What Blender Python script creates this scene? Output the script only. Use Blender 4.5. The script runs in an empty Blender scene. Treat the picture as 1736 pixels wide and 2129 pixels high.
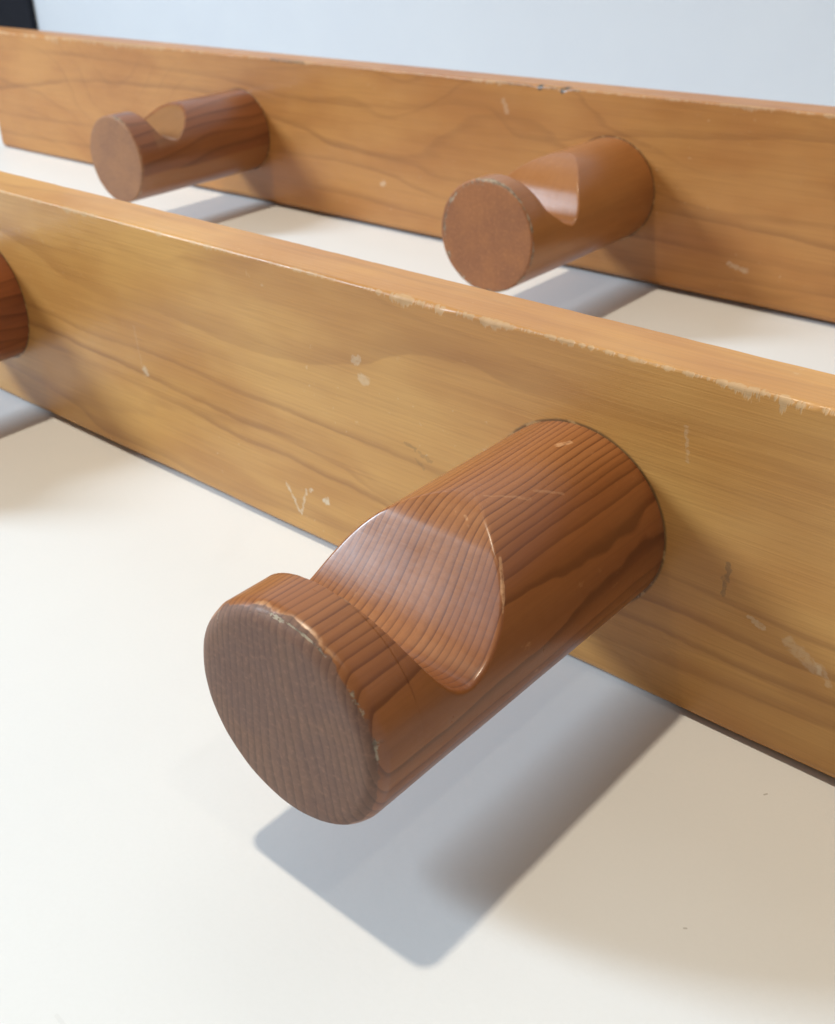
import bpy, math, random
from mathutils import Vector, Matrix, noise

S = 0.07                      # one unit below = height of a rail = 7 cm
scn = bpy.context.scene
COL = scn.collection

# ------------------------------------------------------------------ camera
cam_d = bpy.data.cameras.new('camera'); cam = bpy.data.objects.new('camera', cam_d); COL.objects.link(cam)
fwd = Vector((-0.59555652, 0.62915873, -0.49947145))
rgt = Vector((0.74109442, 0.67024443, -0.0393886))
upv = Vector((-0.30998627, 0.39361364, 0.86543446))
M = Matrix((rgt, upv, -fwd)).transposed().to_4x4()
M.translation = Vector((1.34049747, -2.20557771, 2.04308525)) * S
cam.matrix_world = M
cam_d.sensor_fit = 'HORIZONTAL'; cam_d.sensor_width = 36.0
cam_d.lens = 2247.0 * 36.0 / 1736.0
cam_d.shift_x = (868 - 776.16) / 1736
cam_d.shift_y = (1031.62 - 1064.5) / 1736
cam_d.clip_start = 0.01; cam_d.clip_end = 50
cam_d.dof.use_dof = True
cam_d.dof.focus_distance = 2.62 * S
cam_d.dof.aperture_fstop = 50.0
scn.camera = cam

# ------------------------------------------------------------------ world: dim white room
w = bpy.data.worlds.new('World'); scn.world = w; w.use_nodes = True
wb = w.node_tree.nodes['Background']
wb.inputs[0].default_value = (1.0, 0.96, 0.90, 1); wb.inputs[1].default_value = 0.235

# ------------------------------------------------------------------ lamps
def area(name, pos, target, power, size, color, shape='DISK', size_y=None):
    l = bpy.data.lights.new(name, 'AREA'); o = bpy.data.objects.new(name, l); COL.objects.link(o)
    l.energy = power; l.color = color; l.shape = shape; l.size = size * S
    if size_y: l.size_y = size_y * S
    o.location = Vector(pos) * S
    o.rotation_euler = (Vector(target) - Vector(pos)).to_track_quat('-Z', 'Y').to_euler()
    return o
area('ceiling_spot', (-4.3, -1.35, 22), (-1, 0, 0), 13.4, .9, (1.0, 0.875, 0.68))
area('second_ceiling_spot', (18, -1.6, 40), (0, 0, 0), 4, 1.8, (1.0, 0.90, 0.74))
area('window_light', (-15.3, -9.6, 10.2), (0, -.5, .3), 20.5, 3.2, (0.68, 0.845, 1.0), 'RECTANGLE', 4.6)

scn.view_settings.view_transform = 'Standard'; scn.view_settings.look = 'None'
scn.view_settings.exposure = 0.0; scn.view_settings.gamma = 1.0
scn.view_settings.use_curve_mapping = False
scn.cycles.use_adaptive_sampling = True; scn.cycles.adaptive_threshold = 0.02
scn.cycles.max_bounces = 6; scn.cycles.diffuse_bounces = 4

# ------------------------------------------------------------------ node helpers
class NT:
    def __init__(s, name):
        s.m = bpy.data.materials.new(name); s.m.use_nodes = True
        s.t = s.m.node_tree; s.n = s.t.nodes; s.b = s.n['Principled BSDF']
        tc = s.n.new('ShaderNodeTexCoord')
        s.P = s.vm('SCALE', tc.outputs['Object'], scale=1 / S)
    def link(s, a, inp):
        if isinstance(a, bpy.types.NodeSocket): s.t.links.new(a, inp)
        else: inp.default_value = a
    def m_(s, op, a, b=0.0, c=None, clamp=False):
        n = s.n.new('ShaderNodeMath'); n.operation = op; n.use_clamp = clamp
        s.link(a, n.inputs[0]); s.link(b, n.inputs[1])
        if c is not None: s.link(c, n.inputs[2])
        return n.outputs[0]
    def vm(s, op, a, b=None, scale=None):
        n = s.n.new('ShaderNodeVectorMath'); n.operation = op
        s.link(a, n.inputs[0])
        if b is not None: s.link(b, n.inputs[1])
        if scale is not None: s.link(scale, n.inputs['Scale'])
        return n.outputs['Value'] if op in ('DOT_PRODUCT', 'LENGTH', 'DISTANCE') else n.outputs['Vector']
    def sep(s, v):
        n = s.n.new('ShaderNodeSeparateXYZ'); s.link(v, n.inputs[0]); return n.outputs
    def comb(s, x, y, z):
        n = s.n.new('ShaderNodeCombineXYZ')
        for i, q in enumerate((x, y, z)): s.link(q, n.inputs[i])
        return n.outputs[0]
    def noise(s, v, scale=1.0, detail=2.0, rough=0.5, mul=None, off=None, dist=0.0):
        if mul: v = s.vm('MULTIPLY', v, mul)
        if off: v = s.vm('ADD', v, off)
        n = s.n.new('ShaderNodeTexNoise'); s.link(v, n.inputs['Vector'])
        n.inputs['Scale'].default_value = scale; n.inputs['Detail'].default_value = detail
        n.inputs['Roughness'].default_value = rough; n.inputs['Distortion'].default_value = dist
        return n.outputs['Fac']
    def voro(s, v, scale, mul=None):
        if mul: v = s.vm('MULTIPLY', v, mul)
        n = s.n.new('ShaderNodeTexVoronoi'); s.link(v, n.inputs['Vector']); n.inputs['Scale'].default_value = scale
        return n.outputs['Distance'], n.outputs['Color']
    def ss(s, v, a, b, lo=0.0, hi=1.0):
        n = s.n.new('ShaderNodeMapRange'); n.interpolation_type = 'SMOOTHSTEP'
        s.link(v, n.inputs[0]); s.link(a, n.inputs[1]); s.link(b, n.inputs[2])
        n.inputs[3].default_value = lo; n.inputs[4].default_value = hi
        return n.outputs[0]
    def ramp(s, v, stops, interp='LINEAR'):
        n = s.n.new('ShaderNodeValToRGB'); s.link(v, n.inputs[0]); r = n.color_ramp; r.interpolation = interp
        while len(r.elements) < len(stops): r.elements.new(0.5)
        for e, (p, c) in zip(r.elements, stops):
            e.position = p; e.color = (c, c, c, 1) if isinstance(c, (int, float)) else (*c, 1)
        return n.outputs[0]
    def mix(s, f, a, b, mode='MIX'):
        n = s.n.new('ShaderNodeMix'); n.data_type = 'RGBA'; n.blend_type = mode
        s.link(f, n.inputs[0])
        for q, i in ((a, n.inputs[6]), (b, n.inputs[7])):
            if isinstance(q, bpy.types.NodeSocket): s.t.links.new(q, i)
            else: i.default_value = (*q, 1)
        return n.outputs[2]
    def seg(s, P, a, b, wd):
        """mask of a stroke from a to b, both 3-vectors in units"""
        a = Vector(a); b = Vector(b); ba = b - a
        pa = s.vm('SUBTRACT', P, tuple(a))
        h = s.m_('DIVIDE', s.vm('DOT_PRODUCT', pa, tuple(ba)), max(ba.dot(ba), 1e-6), clamp=True)
        q = s.vm('SCALE', tuple(ba), scale=h)
        d = s.vm('LENGTH', s.vm('SUBTRACT', pa, q))
        return s.ss(d, wd * 0.55, wd, 1.0, 0.0)
    def out(s, col, rough, bump=None, bstr=0.2, bdist=0.01, coat=0.0, spec=0.5):
        s.link(col, s.b.inputs['Base Color']); s.link(rough, s.b.inputs['Roughness'])
        s.b.inputs['Specular IOR Level'].default_value = spec
        s.b.inputs['Coat Weight'].default_value = coat; s.b.inputs['Coat Roughness'].default_value = 0.18
        if bump is not None:
            n = s.n.new('ShaderNodeBump'); n.inputs['Strength'].default_value = bstr
            n.inputs['Distance'].default_value = bdist * S
            s.t.links.new(bump, n.inputs['Height']); s.t.links.new(n.outputs[0], s.b.inputs['Normal'])
        return s.m

# ------------------------------------------------------------------ materials
def rail_material(name, seed, freq, z0, tilt, y0, colA, colB, dark, marks_pale=(), marks_dark=(), warp=.22, knots=(), holes=(), worn=(), lmix=.62, wears=.36, growth=(), span=(0, 1)):
    t = NT(name); P = t.P; o = (seed * 7.3, seed * 3.1, seed * 5.7)
    px, py, pz = t.sep(P)
    # low-frequency wander of the trunk axis along the board
    n1 = t.noise(P, 1.0, 2, .5, (.55, 1.3, 1.3), o)
    n2 = t.noise(P, 1.0, 2, .5, (1.6, 4, 4), (o[1], o[0], o[2]))
    zc = t.m_('ADD', t.m_('MULTIPLY', px, tilt), z0)
    zz = t.m_('SUBTRACT', pz, zc)
    zz = t.m_('ADD', zz, t.m_('MULTIPLY', t.m_('SUBTRACT', n1, .5), warp * 4))
    for (kx, kz, ks, kr) in knots:      # grain flowing round a peg hole or knot
        dx = t.m_('DIVIDE', t.m_('SUBTRACT', px, kx), kr); dz = t.m_('DIVIDE', t.m_('SUBTRACT', pz, kz), kr)
        g = t.m_('EXPONENT', t.m_('MULTIPLY', t.m_('ADD', t.m_('MULTIPLY', dx, dx), t.m_('MULTIPLY', dz, dz)), -1))
        zz = t.m_('ADD', zz, t.m_('MULTIPLY', g, ks))
    yy = t.m_('ADD', py, t.m_('ADD', y0, t.m_('MULTIPLY', t.m_('SUBTRACT', n2, .5), .10)))
    r = t.m_('SQRT', t.m_('ADD', t.m_('MULTIPLY', zz, zz), t.m_('MULTIPLY', yy, yy)))
    fr = t.m_('ADD', t.m_('MULTIPLY', r, freq), t.m_('MULTIPLY', t.noise(P, 1, 3, .6, (1.2, 9, 9), o), .35))
    ring = t.m_('FRACT', fr)
    line = t.ramp(ring, [(0, 0), (.60, .03), (.84, .20), (.93, 1.0), (.965, .80), (1, .0)])
    amp = t.ss(t.noise(P, 1, 2, .5, (.5, 2.2, 2.2), (o[2], o[1], 3)), .36, .60, .22, 1.0)
    line = t.m_('MULTIPLY', line, amp)
    gl = None
    if growth:
        tx = t.m_('DIVIDE', t.m_('SUBTRACT', px, span[0]), span[1] - span[0], clamp=True)
        pzw = t.m_('ADD', pz, t.m_('MULTIPLY', t.m_('SUBTRACT', t.noise(P, 1, 3, .6, (4.5, 2.5, 2.5), (o[2], 7, 1)), .5), .032))
        pzw = t.m_('ADD', pzw, t.m_('MULTIPLY', t.m_('SUBTRACT', n1, .5), .10))
        pzw = t.m_('ADD', pzw, t.m_('MULTIPLY', py, .35))
        for i, (pts, wd, st_) in enumerate(growth):
            cn = t.n.new('ShaderNodeFloatCurve'); t.link(tx, cn.inputs['Value'])
            cv = cn.mapping.curves[0]
            us = [((x - span[0]) / (span[1] - span[0]), z) for x, z in pts]
            cv.points[0].location = (0, us[0][1]); cv.points[1].location = (1, us[-1][1])
            for u, z in us[1:-1]: cv.points.new(u, z)
            cn.mapping.update()
            d = t.m_('SUBTRACT', pzw, cn.outputs[0])
            k = t.m_('MULTIPLY', t.ss(d, -.007, .003), t.ss(d, .002, wd, 1.0, 0.0))
            k = t.m_('MULTIPLY', k, t.m_('MULTIPLY', t.ss(t.noise(P, 1, 2, .5, (1.1, 1, 1), (i * 7.7, o[0], i)), .30, .60, .45, 1.0), st_))
            gl = k if gl is None else t.m_('MAXIMUM', gl, k)
    fib = t.noise(P, 1, 3, .65, (2.4, 130, 130), o)
    fib2 = t.noise(P, 1, 3, .6, (.9, 22, 22), (1, 4, o[0]))
    blot = t.noise(P, 1, 3, .55, (1.1, 2.6, 2.6), (o[1], 2, 9))
    col = t.mix(t.ss(blot, .32, .68), colA, colB)
    col = t.mix(t.m_('MULTIPLY', line, lmix), col, dark)
    if gl is not None: col = t.mix(gl, col, dark)
    col = t.mix(t.ss(fib, .38, .72, 0.0, .17), col, dark)
    col = t.mix(t.ss(fib2, .40, .70, 0.0, .10), col, tuple(min(1, c * 1.25) for c in colB))
    # short dark pore streaks
    st = t.noise(P, 1, 2, .5, (4.5, 60, 60), (3, 3, o[1]))
    stm = t.m_('MULTIPLY', t.ss(st, .68, .76), t.ss(t.noise(P, 1, 1, .5, (1, 2.5, 2.5), (9, o[2], 1)), .52, .66))
    col = t.mix(t.m_('MULTIPLY', stm, .38), col, dark)
    # worn raw wood on the top front edge and, thinner, on the bottom edge
    jag = t.noise(P, 1, 4, .75, (26, 5, 5), o)
    big = t.noise(P, 1, 2, .6, (2.6, .01, .01), (o[0], 0, 0))
    reach = t.m_('MULTIPLY', t.m_('POWER', t.ss(big, .44, .70), 1.6), t.m_('MULTIPLY', t.ss(jag, .32, .72), .030))
    for (cx, cw, ca) in worn:
        ca *= .36
        dx = t.m_('DIVIDE', t.m_('SUBTRACT', px, cx), cw)
        g = t.m_('EXPONENT', t.m_('MULTIPLY', t.m_('MULTIPLY', dx, dx), -1))
        reach = t.m_('ADD', reach, t.m_('MULTIPLY', g, t.m_('MULTIPLY', t.ss(jag, .35, .68), ca)))
    reach = t.m_('ADD', reach, t.m_('ADD', t.m_('MULTIPLY', t.ss(jag, .35, .65), .010), .002))
    dtop = t.m_('ADD', t.m_('SUBTRACT', 1.0, pz), t.m_('MULTIPLY', t.m_('ABSOLUTE', py), 1.8))
    wear = t.ss(dtop, t.m_('MULTIPLY', reach, .75), t.m_('ADD', reach, .004), 1.0, 0.0)
    dbot = t.m_('ADD', pz, t.m_('MULTIPLY', t.m_('ABSOLUTE', py), 1.5))
    wear2 = t.ss(dbot, .006, t.m_('ADD', .010, t.m_('MULTIPLY', t.ss(big, .55, .7), .02)), .55, 0.0)
    wcol = t.mix(t.noise(P, 14, 3, .6, (3, 1, 1)), (.34, .26, .15), (.82, .66, .44))
    col = t.mix(t.m_('MULTIPLY', wear, wears), col, wcol)
    col = t.mix(wear2, col, wcol)
    for (hx, hz, hr) in holes:          # glue line round each peg
        dd = t.vm('LENGTH', t.vm('SUBTRACT', P, (hx, 0, hz)))
        hj = t.noise(P, 1, 2, .6, (18, 18, 18))
        k = t.ss(dd, hr + .003, t.m_('ADD', hr + .006, t.m_('MULTIPLY', hj, .010)), 1.0, 0.0)
        col = t.mix(t.m_('MULTIPLY', k, .75), col, t.mix(t.ss(hj, .5, .6), (.10, .055, .025), (.45, .28, .12)))
    # random light scuffs and specks
    v1, _ = t.voro(P, 5.0, (1, .4, .9))
    sp = t.m_('MULTIPLY', t.ss(t.noise(P, 38, 2, .6), .66, .74), t.ss(t.noise(P, 2.2, 1, .5, None, (5, 5, o[0])), .5, .66))
    col = t.mix(t.m_('MULTIPLY', sp, .25), col, (.78, .62, .40))
    scr = t.noise(P, 1, 2, .5, (60, 1, 7), (o[2], 1, 1))
    scm = t.m_('MULTIPLY', t.ss(scr, .74, .80), t.ss(t.noise(P, 3.5, 1, .5, None, (2, 8, o[1])), .55, .68))
    col = t.mix(t.m_('MULTIPLY', scm, .30), col, (.80, .64, .42))
    # individual marks
    wv = t.n.new('ShaderNodeTexNoise'); t.link(P, wv.inputs['Vector']); wv.inputs['Scale'].default_value = 45; wv.inputs['Detail'].default_value = 2
    Pw = t.vm('ADD', P, t.vm('SCALE', t.vm('SUBTRACT', wv.outputs['Color'], (.5, .5, .5)), scale=.030))
    grit = t.ss(t.noise(P, 60, 2, .6), .30, .55, .35, 1.0)
    for (a, b, wd, st_) in marks_pale:
        k = t.seg(Pw, (a[0], 0, a[1]), (b[0], 0, b[1]), wd)
        col = t.mix(t.m_('MULTIPLY', t.m_('MULTIPLY', k, grit), st_), col, (.80, .72, .55))
    for (a, b, wd, st_) in marks_dark:
        k = t.seg(Pw, (a[0], a[2] if len(a) > 2 else 0, a[1]), (b[0], b[2] if len(b) > 2 else 0, b[1]), wd)
        col = t.mix(t.m_('MULTIPLY', t.m_('MULTIPLY', k, grit), st_), col, (.07, .055, .035))
    rough = t.m_('ADD', .34, t.m_('MULTIPLY', t.noise(P, 6, 3, .6), .16))
    rough = t.m_('ADD', rough, t.m_('MULTIPLY', wear, .25))
    bm = t.m_('ADD', t.m_('MULTIPLY', fib, .5), t.m_('MULTIPLY', t.noise(P, 5, 3, .6), .6))
    bm = t.m_('SUBTRACT', bm, t.m_('MULTIPLY', wear, .5))
    return t.out(col, rough, bm, .25, .010, coat=.12)

def peg_material(name, seed, spacing, colA, colB, dark, endcol, L, r, curve=.10, ring_mix=.75, straight=True,
                 endmix=.9, marks=(), fine=1.0, reach_end=.012, rim_r=.018, rimfull=0.0, split=None, eg=.72, side_tone=None, saddle=None):
    """spacing = distance between growth rings in units; peg axis is -y, up is z (object coordinates)"""
    t = NT(name); P = t.P; o = (seed * 5.1, seed * 2.3, seed * 8.9)
    px, py, pz = t.sep(P)
    wob = t.noise(P, 1, 2, .5, (3.0, .55, 1.2), o)
    wob2 = t.noise(P, 1, 2, .5, (14, 5, 5), o)
    if straight:
        q = t.m_('ADD', px, t.m_('MULTIPLY', t.m_('MULTIPLY', pz, pz), curve))
        q = t.m_('ADD', q, t.m_('MULTIPLY', pz, t.m_('ADD', .05, px)))     # the rings fan out towards the pith
        q = t.m_('ADD', q, t.m_('MULTIPLY', t.m_('SUBTRACT', wob, .5), .11))
        q = t.m_('ADD', q, t.m_('MULTIPLY', t.m_('SUBTRACT', wob2, .5), .010))
        # rings get wider towards the pith on the right
        q = t.m_('SUBTRACT', q, t.m_('MULTIPLY', t.m_('MULTIPLY', px, px), .30))
    else:
        zz = t.m_('ADD', pz, t.m_('ADD', .10, t.m_('MULTIPLY', t.m_('SUBTRACT', wob, .5), .55)))
        xx = t.m_('SUBTRACT', px, t.m_('ADD', .33, t.m_('MULTIPLY', py, .22)))
        q = t.m_('SQRT', t.m_('ADD', t.m_('MULTIPLY', zz, zz), t.m_('MULTIPLY', t.m_('MULTIPLY', xx, xx), .35)))
    f = t.m_('ADD', t.m_('DIVIDE', q, spacing), 40.0)
    ring = t.m_('FRACT', f)
    idx = t.m_('FLOOR', f)
    wn = t.n.new('ShaderNodeTexWhiteNoise'); wn.noise_dimensions = '1D'; t.link(idx, wn.inputs['W'])
    line = t.ramp(ring, [(0, 0.0), (.30, .10), (.70, .42), (.88, .98), (.955, 1.0), (1, .05)])
    strength = t.m_('ADD', .62, t.m_('MULTIPLY', wn.outputs['Value'], .38))
    fib = t.noise(P, 1, 4, .65, (80, 3.0, 80), o)
    blot = t.noise(P, 1, 3, .55, (3, 1.0, 3), (o[1], 2, 9))
    col = t.mix(t.ss(blot, .32, .68), colA, colB)
    if side_tone:                            # colour turns darker towards +x, broken up by noise
        hn = t.m_('MULTIPLY', t.m_('SUBTRACT', t.noise(P, 1, 2, .5, (3, 1.3, 5), (6, 2, 8)), .5), .34)
        col = t.mix(t.m_('MULTIPLY', t.ss(t.m_('ADD', px, hn), side_tone[0], side_tone[1]), .42), col, side_tone[2])
    col = t.mix(t.m_('MULTIPLY', t.m_('MULTIPLY', line, strength), ring_mix), col, dark)
    col = t.mix(t.ss(fib, .35, .75, 0.0, .22), col, dark)
    if split:                            # lighter sapwood below the dark wood
        k = t.ss(t.m_('ADD', pz, t.m_('MULTIPLY', t.m_('SUBTRACT', t.noise(P, 1, 2, .5, (4, 1.0, 4), (3, 1, 1)), .5), .18)), split[0], split[0] + .03, 1.0, 0.0)
        col = t.mix(t.m_('MULTIPLY', k, .9), col, split[1])
    # small pale scuffs
    sp = t.m_('MULTIPLY', t.ss(t.noise(P, 1, 3, .65, (30, 16, 30)), .62, .74), t.ss(t.noise(P, 5.0, 2, .5, None, (5, 5, o[0])), .50, .66))
    col = t.mix(t.m_('MULTIPLY', sp, .32), col, (.70, .36, .16))
    wv = t.n.new('ShaderNodeTexNoise'); t.link(P, wv.inputs['Vector']); wv.inputs['Scale'].default_value = 50; wv.inputs['Detail'].default_value = 2
    Pw = t.vm('ADD', P, t.vm('SCALE', t.vm('SUBTRACT', wv.outputs['Color'], (.5, .5, .5)), scale=.009))
    grit = t.ss(t.noise(P, 70, 2, .6), .30, .60, .30, 1.0)
    for (a, b, wd, st_) in marks:
        k = t.seg(Pw, a, b, wd)
        col = t.mix(t.m_('MULTIPLY', t.m_('MULTIPLY', k, grit), st_), col, (.80, .46, .24))
    if saddle:                           # lit look of the notch floor painted in as paler colour
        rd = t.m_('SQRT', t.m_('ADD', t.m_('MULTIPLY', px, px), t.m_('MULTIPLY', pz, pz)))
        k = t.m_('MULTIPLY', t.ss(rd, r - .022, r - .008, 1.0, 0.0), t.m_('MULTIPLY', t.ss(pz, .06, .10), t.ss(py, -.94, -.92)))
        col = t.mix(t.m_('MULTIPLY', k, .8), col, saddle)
    # end grain, matt and unlacquered
    jag = t.noise(P, 1, 3, .6, (11, 11, 11), o)
    edge = t.m_('ADD', -L + reach_end - .004, t.m_('MULTIPLY', t.ss(jag, .40, .75), .016))
    endm = t.ss(py, edge, t.m_('ADD', edge, .004), 1.0, 0.0)
    eline = t.ramp(ring, [(0, 1.0), (.5, .85), (.85, .35), (.95, .25), (1, 1.0)])
    ecol = t.mix(t.m_('MULTIPLY', eline, 1.0), tuple(c * eg for c in endcol), endcol)
    dirt = t.noise(P, 1, 4, .6, (5, 5, 5), (o[0], 1, 1))
    ecol = t.mix(t.ss(dirt, .40, .66, 0.0, .45), ecol, tuple(c * .55 for c in endcol[:2]) + (endcol[2] * .78,))
    ecol = t.mix(t.ss(t.noise(P, 70, 3, .7), .45, .75, 0.0, .45), ecol, tuple(min(1, c * 1.7) for c in endcol))
    col = t.mix(t.m_('MULTIPLY', endm, endmix), col, ecol)
    # rubbed pale rim
    rad = t.m_('SQRT', t.m_('ADD', t.m_('MULTIPLY', px, px), t.m_('MULTIPLY', pz, pz)))
    rimj = t.noise(P, 1, 4, .7, (24, 24, 24), (1, 1, o[2]))
    rb = t.ss(t.noise(P, 1, 2, .5, (4.2, .1, 4.2), (o[2], 3, 1)), .38, .62)
    rb = t.m_('MAXIMUM', rb, rimfull)
    rimw = t.m_('ADD', .003 + .012 * rimfull, t.m_('MULTIPLY', t.m_('MULTIPLY', t.ss(rimj, .38, .70), rb), .030))
    drim = t.m_('ADD', t.m_('ABSOLUTE', t.m_('SUBTRACT', rad, r - rim_r)), t.m_('MULTIPLY', t.m_('ABSOLUTE', t.m_('ADD', py, L - reach_end)), 1.2))
    rim = t.ss(drim, t.m_('MULTIPLY', rimw, .5), rimw, 1.0, 0.0)
    rcol = t.mix(t.ss(t.noise(P, 30, 3, .7), .40, .62), (.13, .115, .075), (.42, .35, .24))
    col = t.mix(t.m_('MULTIPLY', rim, .8), col, rcol)
    rough = t.m_('ADD', .245, t.m_('MULTIPLY', t.noise(P, 9, 3, .6), .16))
    rough = t.m_('ADD', rough, t.m_('MULTIPLY', t.m_('SUBTRACT', t.noise(P, 1, 3, .7, (10, 120, 60), (4, 4, 4)), .5), .12))
    rough = t.m_('ADD', rough, t.m_('MULTIPLY', endm, .30))
    # grain relief and fine cross scratches
    cs = t.noise(P, 1, 3, .7, (10, 120, 60), (4, 4, 4))
    bm = t.m_('MULTIPLY', cs, .07 * fine)
    bm = t.m_('ADD', bm, t.m_('MULTIPLY', t.noise(P, 7, 3, .6), .35))
    bm = t.m_('SUBTRACT', bm, t.m_('MULTIPLY', rim, 1.2))
    return t.out(col, rough, bm, .32, .008, coat=.04)

# ------------------------------------------------------------------ mesh helpers
def mesh_obj(name, verts, faces, mat, parent=None, smooth=True, merge=None):
    me = bpy.data.meshes.new(name)
    me.from_pydata([(x * S, y * S, z * S) for x, y, z in verts], [], faces)
    if merge:
        import bmesh
        bm = bmesh.new(); bm.from_mesh(me); bmesh.ops.remove_doubles(bm, verts=bm.verts, dist=merge * S)
        bmesh.ops.recalc_face_normals(bm, faces=bm.faces); bm.to_mesh(me); bm.free()
    me.materials.append(mat)
    for p in me.polygons: p.use_smooth = smooth
    me.update()
    o = bpy.data.objects.new(name, me); COL.objects.link(o)
    if parent: o.parent = parent
    return o

def n1d(x, sc, seed): return noise.noise(Vector((x * sc, seed * 13.7, seed * 4.1)))

def build_rail(x0, x1, thick, seed, mat, parent, dx=.012, chips=(), foot=.030, lift=.011):
    """rounded rectangular section swept along x; the top front edge is nicked and uneven"""
    n = int((x1 - x0) / dx); verts = []; faces = []
    secn = None
    for i in range(n + 1):
        x = x0 + (x1 - x0) * i / n
        # radii of the four edges: front-bottom, front-top, back-top, back-bottom
        big = max(0, n1d(x, 1.9, seed)) ** 1.5
        jag = abs(n1d(x, 17, seed + 1)) + .6 * abs(n1d(x, 47, seed + 2))
        rt = .010 + .005 * n1d(x, 6, seed + 3) + .020 * big * jag
        for (cx, cw, ca) in chips:
            rt += ca * math.exp(-((x - cx) / cw) ** 2) * (.5 + jag)
        rb = foot + .006 * n1d(x, 5, seed + 4) + .010 * big
        rk = .011 + .005 * max(0, n1d(x, 12, seed + 5))
        e = min(x - x0, x1 - x)                       # round off the two ends
        ins = max(0, .02 - e); ins = .02 - math.sqrt(max(0, .02 ** 2 - ins ** 2)) if ins > 0 else 0
        bow = .0015 * n1d(x, 1.1, seed + 6)
        y0, y1, z0, z1 = 0 + ins, thick - ins, 0 + ins, 1 - ins
        if i % n: z0 += lift * (1 - (2 * i / n - 1) ** 2)     # the foot is bowed: only the ends touch
        sec = []
        for (cy, cz, a0, rr) in ((y0, z0, 180, rb), (y0, z1, 90, rt), (y1, z1, 0, rk), (y1, z0, -90, rk)):
            sy = 1 if cy == y0 else -1; sz = 1 if cz == z0 else -1
            oy, oz = cy + sy * rr, cz + sz * rr
            for k in range(6):
                a = math.radians(a0 + 90 - 90 * k / 5)
                sec.append((oy + rr * math.cos(a), oz + rr * math.sin(a)))
        secn = len(sec)
        for (y, z) in sec: verts.append((x, y + bow, z))
    for i in range(n):
        for k in range(secn):
            a = i * secn + k; b = i * secn + (k + 1) % secn
            faces.append((a, b, b + secn, a + secn))
    faces.append(tuple(range(secn))[::-1]); faces.append(tuple(n * secn + k for k in range(secn)))
    o = mesh_obj('rail', verts, faces, mat, parent, merge=1e-5)
    me = o.data
    for p in me.polygons:
        if len(p.vertices) > 8: p.use_smooth = False
    # keep the long flats truly flat while the rounded edges stay smooth
    wn = o.modifiers.new('normals', 'WEIGHTED_NORMAL'); wn.keep_sharp = True; wn.weight = 80
    return o

PROF = [(.40, .2760), (.44, .2755), (.47, .272), (.50, .2635), (.53, .2485), (.565, .223), (.585, .200), (.62, .158), (.661, .115), (.711, .074),
        (.753, .052), (.79, .045), (.831, .060), (.866, .096), (.89, .134), (.913, .180), (.93, .226), (.942, .264), (.950, .285), (.97, .30)]
PROF_LEFT = [(.48, .2765), (.51, .2745), (.538, .270), (.576, .251), (.626, .206), (.675, .165), (.731, .122), (.767, .102), (.81, .108),
             (.842, .123), (.87, .142), (.888, .164), (.90, .188), (.910, .222), (.918, .256), (.926, .285), (.94, .30)]
PROF_RIGHT = [(.38, .2760), (.42, .2735), (.461, .263), (.50, .249), (.55, .226), (.609, .189), (.645, .155), (.671, .116), (.70, .068), (.72, .043), (.755, .028), (.815, .050),
              (.87, .088), (.91, .118), (.935, .145), (.955, .215), (.963, .255), (.972, .285), (.985, .30)]
def prof(s, table):
    if s <= table[0][0]: return 1.0
    if s >= table[-1][0]: return 1.0
    for i in range(len(table) - 1):
        if table[i][0] <= s <= table[i + 1][0]: break
    p1, p2 = table[i], table[i + 1]
    p0 = table[i - 1] if i > 0 else p1; p3 = table[i + 2] if i + 2 < len(table) else p2
    h = p2[0] - p1[0]; u = (s - p1[0]) / h
    m1 = (p2[1] - p0[1]) / max(1e-6, p2[0] - p0[0]) * h; m2 = (p3[1] - p1[1]) / max(1e-6, p3[0] - p1[0]) * h
    return (2 * u**3 - 3 * u**2 + 1) * p1[1] + (u**3 - 2 * u**2 + u) * m1 + (-2 * u**3 + 3 * u**2) * p2[1] + (u**3 - u**2) * m2

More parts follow.
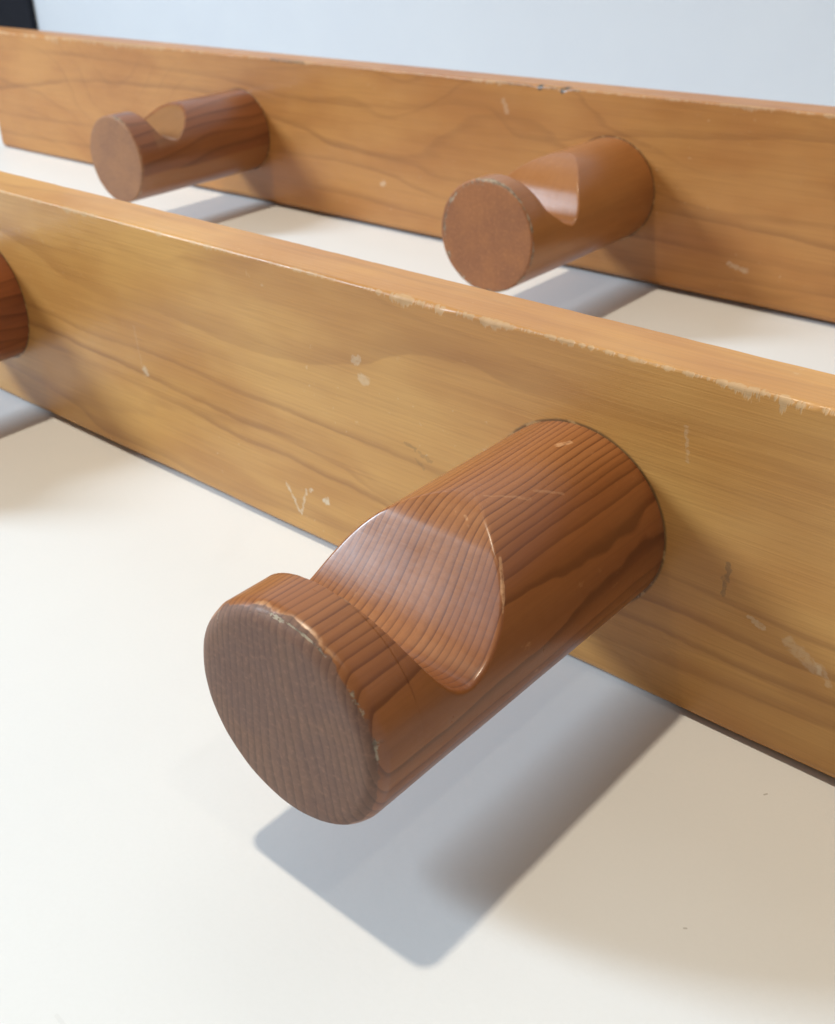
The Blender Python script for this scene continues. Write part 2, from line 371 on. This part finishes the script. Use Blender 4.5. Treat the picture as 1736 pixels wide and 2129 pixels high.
def build_peg(x, zc, L, r, e, mat, parent, floor_z=.045, ds=0.0, seed=1, soft=.010, yaw=0.018, shape=None):
    """turned peg along -y with a saddle notch cut straight across its top"""
    k = (r - floor_z) / (.276 - .045)
    table = shape if shape else [(s + ds, r * 1.0 - (.2755 - z) * k) for s, z in PROF]
    NA, NC, NB = 96, 40, 6
    ss = []
    s = -.02
    while s < .37 + ds: ss.append(s); s += .02
    s = .37 + ds
    while s < .99 + ds: ss.append(s); s += .0055 if s < .86 + ds else .0028
    while s < L - e - .004: ss.append(s); s += .010
    rs = [(q, r) for q in ss]
    for i in range(9):
        a = math.pi / 2 * i / 8; rs.append((L - e + e * math.sin(a), r - e + e * math.cos(a)))
    verts = []; faces = []; cnt = NA + 1 + 2 * NB + NC + 1
    for (s, rr) in rs:
        g = prof(s, table)
        # groove depth: angle (from top) where the flat meets the round
        if g < rr - 1e-4: ph = math.acos(max(-1, g / rr))
        else: ph = 0.0; g = rr
        hw = rr * math.sin(ph)
        d = min(soft, hw * .30)
        dang = d / rr
        sec = []
        a0 = ph + dang; a1 = 2 * math.pi - ph - dang
        for i in range(NA + 1):
            a = a0 + (a1 - a0) * i / NA; sec.append((rr * math.sin(a), rr * math.cos(a)))
        L_ = (-hw, g); R_ = (hw, g)
        def bez(p, c, q, n):
            for i in range(1, n + 1):
                u = i / (n + 1)
                yield tuple((1 - u)**2 * p[j] + 2 * u * (1 - u) * c[j] + u * u * q[j] for j in (0, 1))
        sec += list(bez(sec[-1], L_, (-hw + d, g), NB))
        for i in range(NC + 1):
            u = i / NC; sec.append((-hw + d + (2 * hw - 2 * d) * u, g))
        sec += list(bez((hw - d, g), R_, sec[0], NB))
        for (vx, vz) in sec:
            # tiny lumps from hand sanding
            q = 1 + .0035 * noise.noise(Vector((vx * 6, s * 5, vz * 6 + seed * 9)))
            if s > L - e * .9:
                q += .006 * noise.noise(Vector((vx * 30, 3, vz * 30 + seed)))
            verts.append((vx * q - s * yaw, -s, vz * q))
    m = len(rs)
    for i in range(m - 1):
        for j in range(cnt):
            a = i * cnt + j; b = i * cnt + (j + 1) % cnt
            faces.append((a, a + cnt, b + cnt, b))
    # end disc: concentric rings closing to the centre, very slightly domed
    last = (m - 1) * cnt; rings = 7
    base = [verts[last + j] for j in range(cnt)]
    prev = last
    for q in range(1, rings):
        f = 1 - q / rings; st = len(verts)
        for (vx, vy, vz) in base: verts.append(((vx + L * yaw) * f - L * yaw, -L - .002 * (1 - f * f), vz * f))
        for j in range(cnt):
            a = prev + j; b = prev + (j + 1) % cnt; faces.append((a, st + j, st + (j + 1) % cnt, b))
        prev = st
    c = len(verts); verts.append((-L * yaw, -L - .002, 0))
    for j in range(cnt): faces.append((prev + j, c, prev + (j + 1) % cnt))
    o = mesh_obj('peg', verts, faces, mat, parent, merge=2e-5)
    o.location = (x * S, 0, zc * S)
    return o

def rack(loc, label):
    r = bpy.data.objects.new('coat_rack', None); COL.objects.link(r)
    r.empty_display_size = .02
    r.location = Vector(loc) * S
    r['label'] = label; r['category'] = 'coat rack'; r['group'] = 'two wooden peg coat racks on the white tabletop'
    return r

# ------------------------------------------------------------------ setting: tabletop and wall
t = NT('white_laminate'); P = t.P
sm = t.noise(P, 1, 4, .6, (.8, .8, .8)); sm2 = t.noise(P, 1, 3, .6, (3.5, 1.6, 1), (4, 2, 1))
col = t.mix(t.ss(sm, .35, .7, 0, 1), (.73, .74, .742), (.71, .72, .724))
col = t.mix(t.ss(t.noise(P, 90, 2, .6), .35, .75, 0, .10), col, (.66, .66, .65))
col = t.mix(t.ss(sm2, .62, .78, 0, .35), col, (.68, .685, .68))
vd, vc = t.voro(P, 2.1)
vr = t.sep(vc)[0]
dots = t.m_('MULTIPLY', t.ss(vd, .010, .016, 1, 0), t.ss(vr, .62, .64))
col = t.mix(t.m_('MULTIPLY', dots, .75), col, (.22, .16, .10))
for (a, b, wd, st_) in (((.684, -.135, 0), (.688, -.128, 0), .0030, .5), ((.724, -.621, 0), (.728, -.618, 0), .003, .45),
                        ((-.16, -1.655, 0), (-.07, -1.662, 0), .006, .07), ((-.07, -1.662, 0), (.07, -1.70, 0), .005, .04)):
    col = t.mix(t.m_('MULTIPLY', t.seg(P, a, b, wd), st_), col, (.20, .17, .14))
lam = t.out(col, t.m_('ADD', .42, t.m_('MULTIPLY', sm, .12)), t.noise(P, 26, 3, .6), .05, .01, spec=.4)
tv = [(-34, -8, 0), (22, -8, 0), (22, 7.0, 0), (-34, 7.0, 0), (-34, -8, -.4), (22, -8, -.4), (22, 7.0, -.4), (-34, 7.0, -.4)]
tf = [(0, 1, 2, 3), (7, 6, 5, 4), (0, 4, 5, 1), (1, 5, 6, 2), (2, 6, 7, 3), (3, 7, 4, 0)]
top = mesh_obj('tabletop', tv, tf, lam, smooth=False); top['kind'] = 'structure'

t = NT('wall_paint'); P = t.P
n_ = t.noise(P, 1.2, 3, .6)
wcol = t.mix(t.ss(n_, .3, .7), (.60, .62, .655), (.585, .605, .645))
wm = t.out(wcol, .85, t.noise(P, 30, 3, .6), .15, .01, spec=.2)
wv_ = [(-34, 7.004, -6), (22, 7.004, -6), (22, 7.004, 26), (-34, 7.004, 26), (-34, 7.6, -6), (22, 7.6, -6), (22, 7.6, 26), (-34, 7.6, 26)]
wl = mesh_obj('back_wall', wv_, [(0, 1, 2, 3), (7, 6, 5, 4), (0, 4, 5, 1), (1, 5, 6, 2), (2, 6, 7, 3), (3, 7, 4, 0)], wm, smooth=False)
wl['kind'] = 'structure'

# ------------------------------------------------------------------ front coat rack
honey = rail_material('honey_lacquered_wood', 1, 7.0, .62, -.02, .42, (.50, .225, .053), (.63, .330, .092), (.24, .082, .018), warp=.15, lmix=.20, span=(-6.4, 3.4), growth=(
    ([(-6.4, .62), (-3.5, .60), (-2.59, .50), (-2.2, .49), (-1.76, .50), (-1.42, .47), (-1.17, .47), (-.6, .46), (.3, .43), (.69, .41), (3.4, .45)], .030, .42),
    ([(-6.4, .50), (-2.58, .42), (-1.99, .40), (-1.5, .37), (-.92, .34), (-.69, .30), (.39, .33), (.59, .32), (3.4, .36)], .035, .52),
    ([(-6.4, .38), (-2.43, .35), (-1.79, .33), (-1.38, .30), (-.9, .28), (.3, .25), (3.4, .25)], .030, .46),
    ([(-6.4, .2), (-2.5, .14), (-2.26, .07), (-1.84, .08), (-1.63, .06), (-1, .10), (.34, .16), (.55, .17), (3.4, .2)], .06, .30),
    ([(-6.4, .95), (-3.3, .93), (-2.75, .81), (-2.55, .77), (-2.24, .69), (-1.96, .68), (-1.74, .69), (-1.33, .66), (-.8, .74), (-.4, .85), (-.19, .83), (.1, .84), (.8, .9), (3.4, .9)], .12, .30),
    ([(-6.4, .7), (-2, .58), (-1, .60), (-.3, .66), (.1, .72), (.38, .73), (.68, .72), (3.4, .7)], .05, .18)),
    holes=((0, .4988, .2755), (-2.9952, .4988, .2755)), worn=((-.62, .05, .03), (-.45, .10, .06), (-.28, .05, .05), (.42, .05, .05), (.56, .06, .06), (.66, .03, .06), (-.08, .03, .03)),
    knots=((-3.0, .5, .30, .75),),
    marks_pale=[((-1.165, .20), (-1.10, .09), .008, .45), ((-1.10, .09), (-1.065, .205), .007, .40), ((-.975, .190), (-.965, .195), .016, .6),
                ((-1.045, .205), (-1.035, .215), .010, .5), ((-.80, .755), (-.785, .757), .018, .26), ((-.775, .70), (-.755, .697), .022, .26),
                ((-1.95, .60), (-1.93, .40), .008, .06), ((-1.92, .43), (-1.91, .42), .018, .35),
                ((.63, .372), (.70, .330), .022, .18), ((.30, .86), (.31, .77), .007, .14), ((.71, .34), (.74, .30), .014, .18),
                ((.52, .40), (.56, .385), .008, .25), ((-.30, .60), (-.26, .615), .010, .2)],
    marks_dark=[((.453, .525), (.450, .44), .011, .42), ((-.60, .532), (-.56, .520), .010, .28), ((-.545, .515), (-.50, .500), .009, .24), ((-.56, .49), (-.53, .47), .008, .2)])
A = rack((0, 0, 0), 'front honey coloured coat rack whose dark reddish striped peg points at the viewer')
ra = build_rail(-6.4, 3.4, .1917, 1, honey, A, chips=((-.62, .05, .008), (-.49, .07, .012), (-.30, .04, .006), (.42, .05, .006), (.55, .05, .008), (.62, .03, .006)))
ra['label'] = 'honey yellow front rail with a small scratched V and chipped upper edge'

fir = peg_material('striped_fir', 1, .0225, (.31, .110, .032), (.39, .152, .048), (.120, .034, .010), (.185, .092, .055), 1.086, .2755, curve=.04, ring_mix=.88, side_tone=(.12, .26, (.185, .050, .014)), rim_r=.014, reach_end=.016, eg=.50,
    marks=[((.03, -.44, .27), (.10, -.36, .255), .006, .16), ((.09, -.33, .26), (.135, -.27, .24), .006, .16), ((.02, -.13, .276), (.035, -.09, .274), .009, .45),
           ((.16, -.555, .222), (.25, -.66, .116), .006, .45), ((.03, -.52, .26), (.10, -.57, .24), .008, .35), ((.262, -.70, .076), (.272, -.79, .045), .006, .6),
           ((-.07, -1.068, .262), (.09, -1.068, .256), .020, .40), ((.09, -1.068, .256), (.15, -1.06, .225), .010, .35)])
pg = build_peg(0.0, .4988, 1.0858, .2755, .043, fir, A, floor_z=.045, seed=1)
pg['label'] = 'reddish brown peg with fine straight grain and a worn grey end'
dred = peg_material('dark_red_fir', 2, .06, (.27, .080, .026), (.32, .105, .036), (.12, .030, .010), (.25, .13, .08), 1.086, .275, straight=False, curve=.1)
pg0 = build_peg(-2.9952, .4988, 1.0858, .2748, .022, dred, A, floor_z=.05, seed=2)
pg0['label'] = 'dark red brown peg cut off by the left edge of the photo'

# ------------------------------------------------------------------ rear coat rack
amber = rail_material('amber_lacquered_wood', 4, 4.8, .35, .05, .30, (.41, .162, .038), (.50, .225, .060), (.20, .070, .018), warp=.22, lmix=.26, span=(-8.08, 4.4), growth=(
    ([(-8.08, .5), (-5.4, .70), (-4.8, .68), (-4.42, .60), (-4.05, .54), (-3.79, .47), (-3.41, .46), (-3.09, .44), (-2.97, .40), (-2.2, .40), (-1.39, .42), (-.91, .41), (-.47, .39), (4.4, .4)], .05, .45),
    ([(-8.08, .3), (-4.5, .36), (-4.16, .37), (-3.4, .36), (-2.9, .28), (-2, .27), (-.5, .25), (4.4, .3)], .04, .36),
    ([(-8.08, .85), (-5, .82), (-4, .74), (-3.2, .78), (-2.6, .84), (-2.3, .70), (-1.8, .77), (-1.12, .84), (-.56, .89), (4.4, .9)], .05, .32),
    ([(-8.08, .12), (-4, .17), (-2, .12), (0, .15), (4.4, .1)], .05, .30)), wears=.30,
    holes=((-4.7102, .4988, .275), (-1.7341, .4988, .275)), worn=((-7.3, .8, .10), (-6.0, .7, .07), (-2.1, .25, .02)),
    knots=((-6.2, .6, .9, .7), (-2.4, .75, -.35, .5)),
    marks_pale=[((-2.45, .90), (-2.42, .84), .018, .16), ((-3.4, .30), (-3.38, .31), .02, .3), ((-1.0, .22), (-.9, .20), .016, .28), ((-.55, .93), (-.45, .86), .012, .28)],
    marks_dark=[((-2.205, .985, .0), (-2.20, 1.0, .02), .020, .95), ((-2.06, .985, .0), (-2.03, 1.0, .02), .022, .95), ((-2.5, .995, .0), (-1.95, .992, .0), .009, .4),
                ((-4.35, .995, 0), (-4.05, .99, 0), .016, .5)])
B = rack((0, 3.0136, 0), 'rear amber coat rack with two paler end-worn pegs, standing behind the front one')
rb = build_rail(-8.08, 4.4, .1917, 5, amber, B, dx=.02, foot=.042, lift=.018, chips=((-7.5, .3, .02), (-7.0, .2, .02), (-2.2, .06, .02), (-2.05, .04, .02)))
rb['label'] = 'amber rear rail with flowing grain and two black specks on its upper edge'
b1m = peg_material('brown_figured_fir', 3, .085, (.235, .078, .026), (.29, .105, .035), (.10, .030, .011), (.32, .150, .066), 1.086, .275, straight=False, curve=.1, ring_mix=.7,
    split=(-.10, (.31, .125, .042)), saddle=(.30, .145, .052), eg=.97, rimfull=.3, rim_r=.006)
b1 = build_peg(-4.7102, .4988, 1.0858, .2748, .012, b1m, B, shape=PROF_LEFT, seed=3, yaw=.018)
b1['label'] = 'brown peg with dark figured grain on the left of the rear rail'
b2m = peg_material('orange_beech', 4, .05, (.33, .125, .034), (.37, .148, .043), (.22, .078, .022), (.34, .130, .046), 1.086, .275, straight=True, curve=.1, ring_mix=.15,
    eg=.97, rimfull=.8, rim_r=.006)
b2 = build_peg(-1.7341, .4988, 1.0858, .2748, .012, b2m, B, shape=PROF_RIGHT, seed=4, yaw=.018)
b2['label'] = 'plain orange brown peg with a pale rubbed rim on the right of the rear rail'

# ------------------------------------------------------------------ dark slab at the far left
t = NT('black_plastic'); P = t.P
bk = t.out(t.mix(t.noise(P, 3, 3, .6), (.006, .007, .012), (.009, .010, .016)), .6, t.noise(P, 40, 2, .5), .1, .01, spec=.2)
def rbox(name, x0, x1, y0, y1, z0, z1, r, mat, parent=None):
    import bmesh
    bm = bmesh.new(); bmesh.ops.create_cube(bm, size=1)
    for v in bm.verts:
        v.co = Vector((x0 + (v.co.x + .5) * (x1 - x0), y0 + (v.co.y + .5) * (y1 - y0), z0 + (v.co.z + .5) * (z1 - z0))) * S
    bmesh.ops.bevel(bm, geom=bm.edges[:] + bm.verts[:], offset=r * S, segments=3, affect='EDGES', profile=.5)
    me = bpy.data.meshes.new(name); bm.to_mesh(me); bm.free(); me.materials.append(mat)
    o = bpy.data.objects.new(name, me); COL.objects.link(o)
    if parent: o.parent = parent
    return o
dk = rbox('dark_panel', -17.5, -13.58, 6.90, 6.99, 0.001, 5.0, .02, bk)
dk['label'] = 'black upright panel in the far left corner behind the rear rack'; dk['category'] = 'panel'
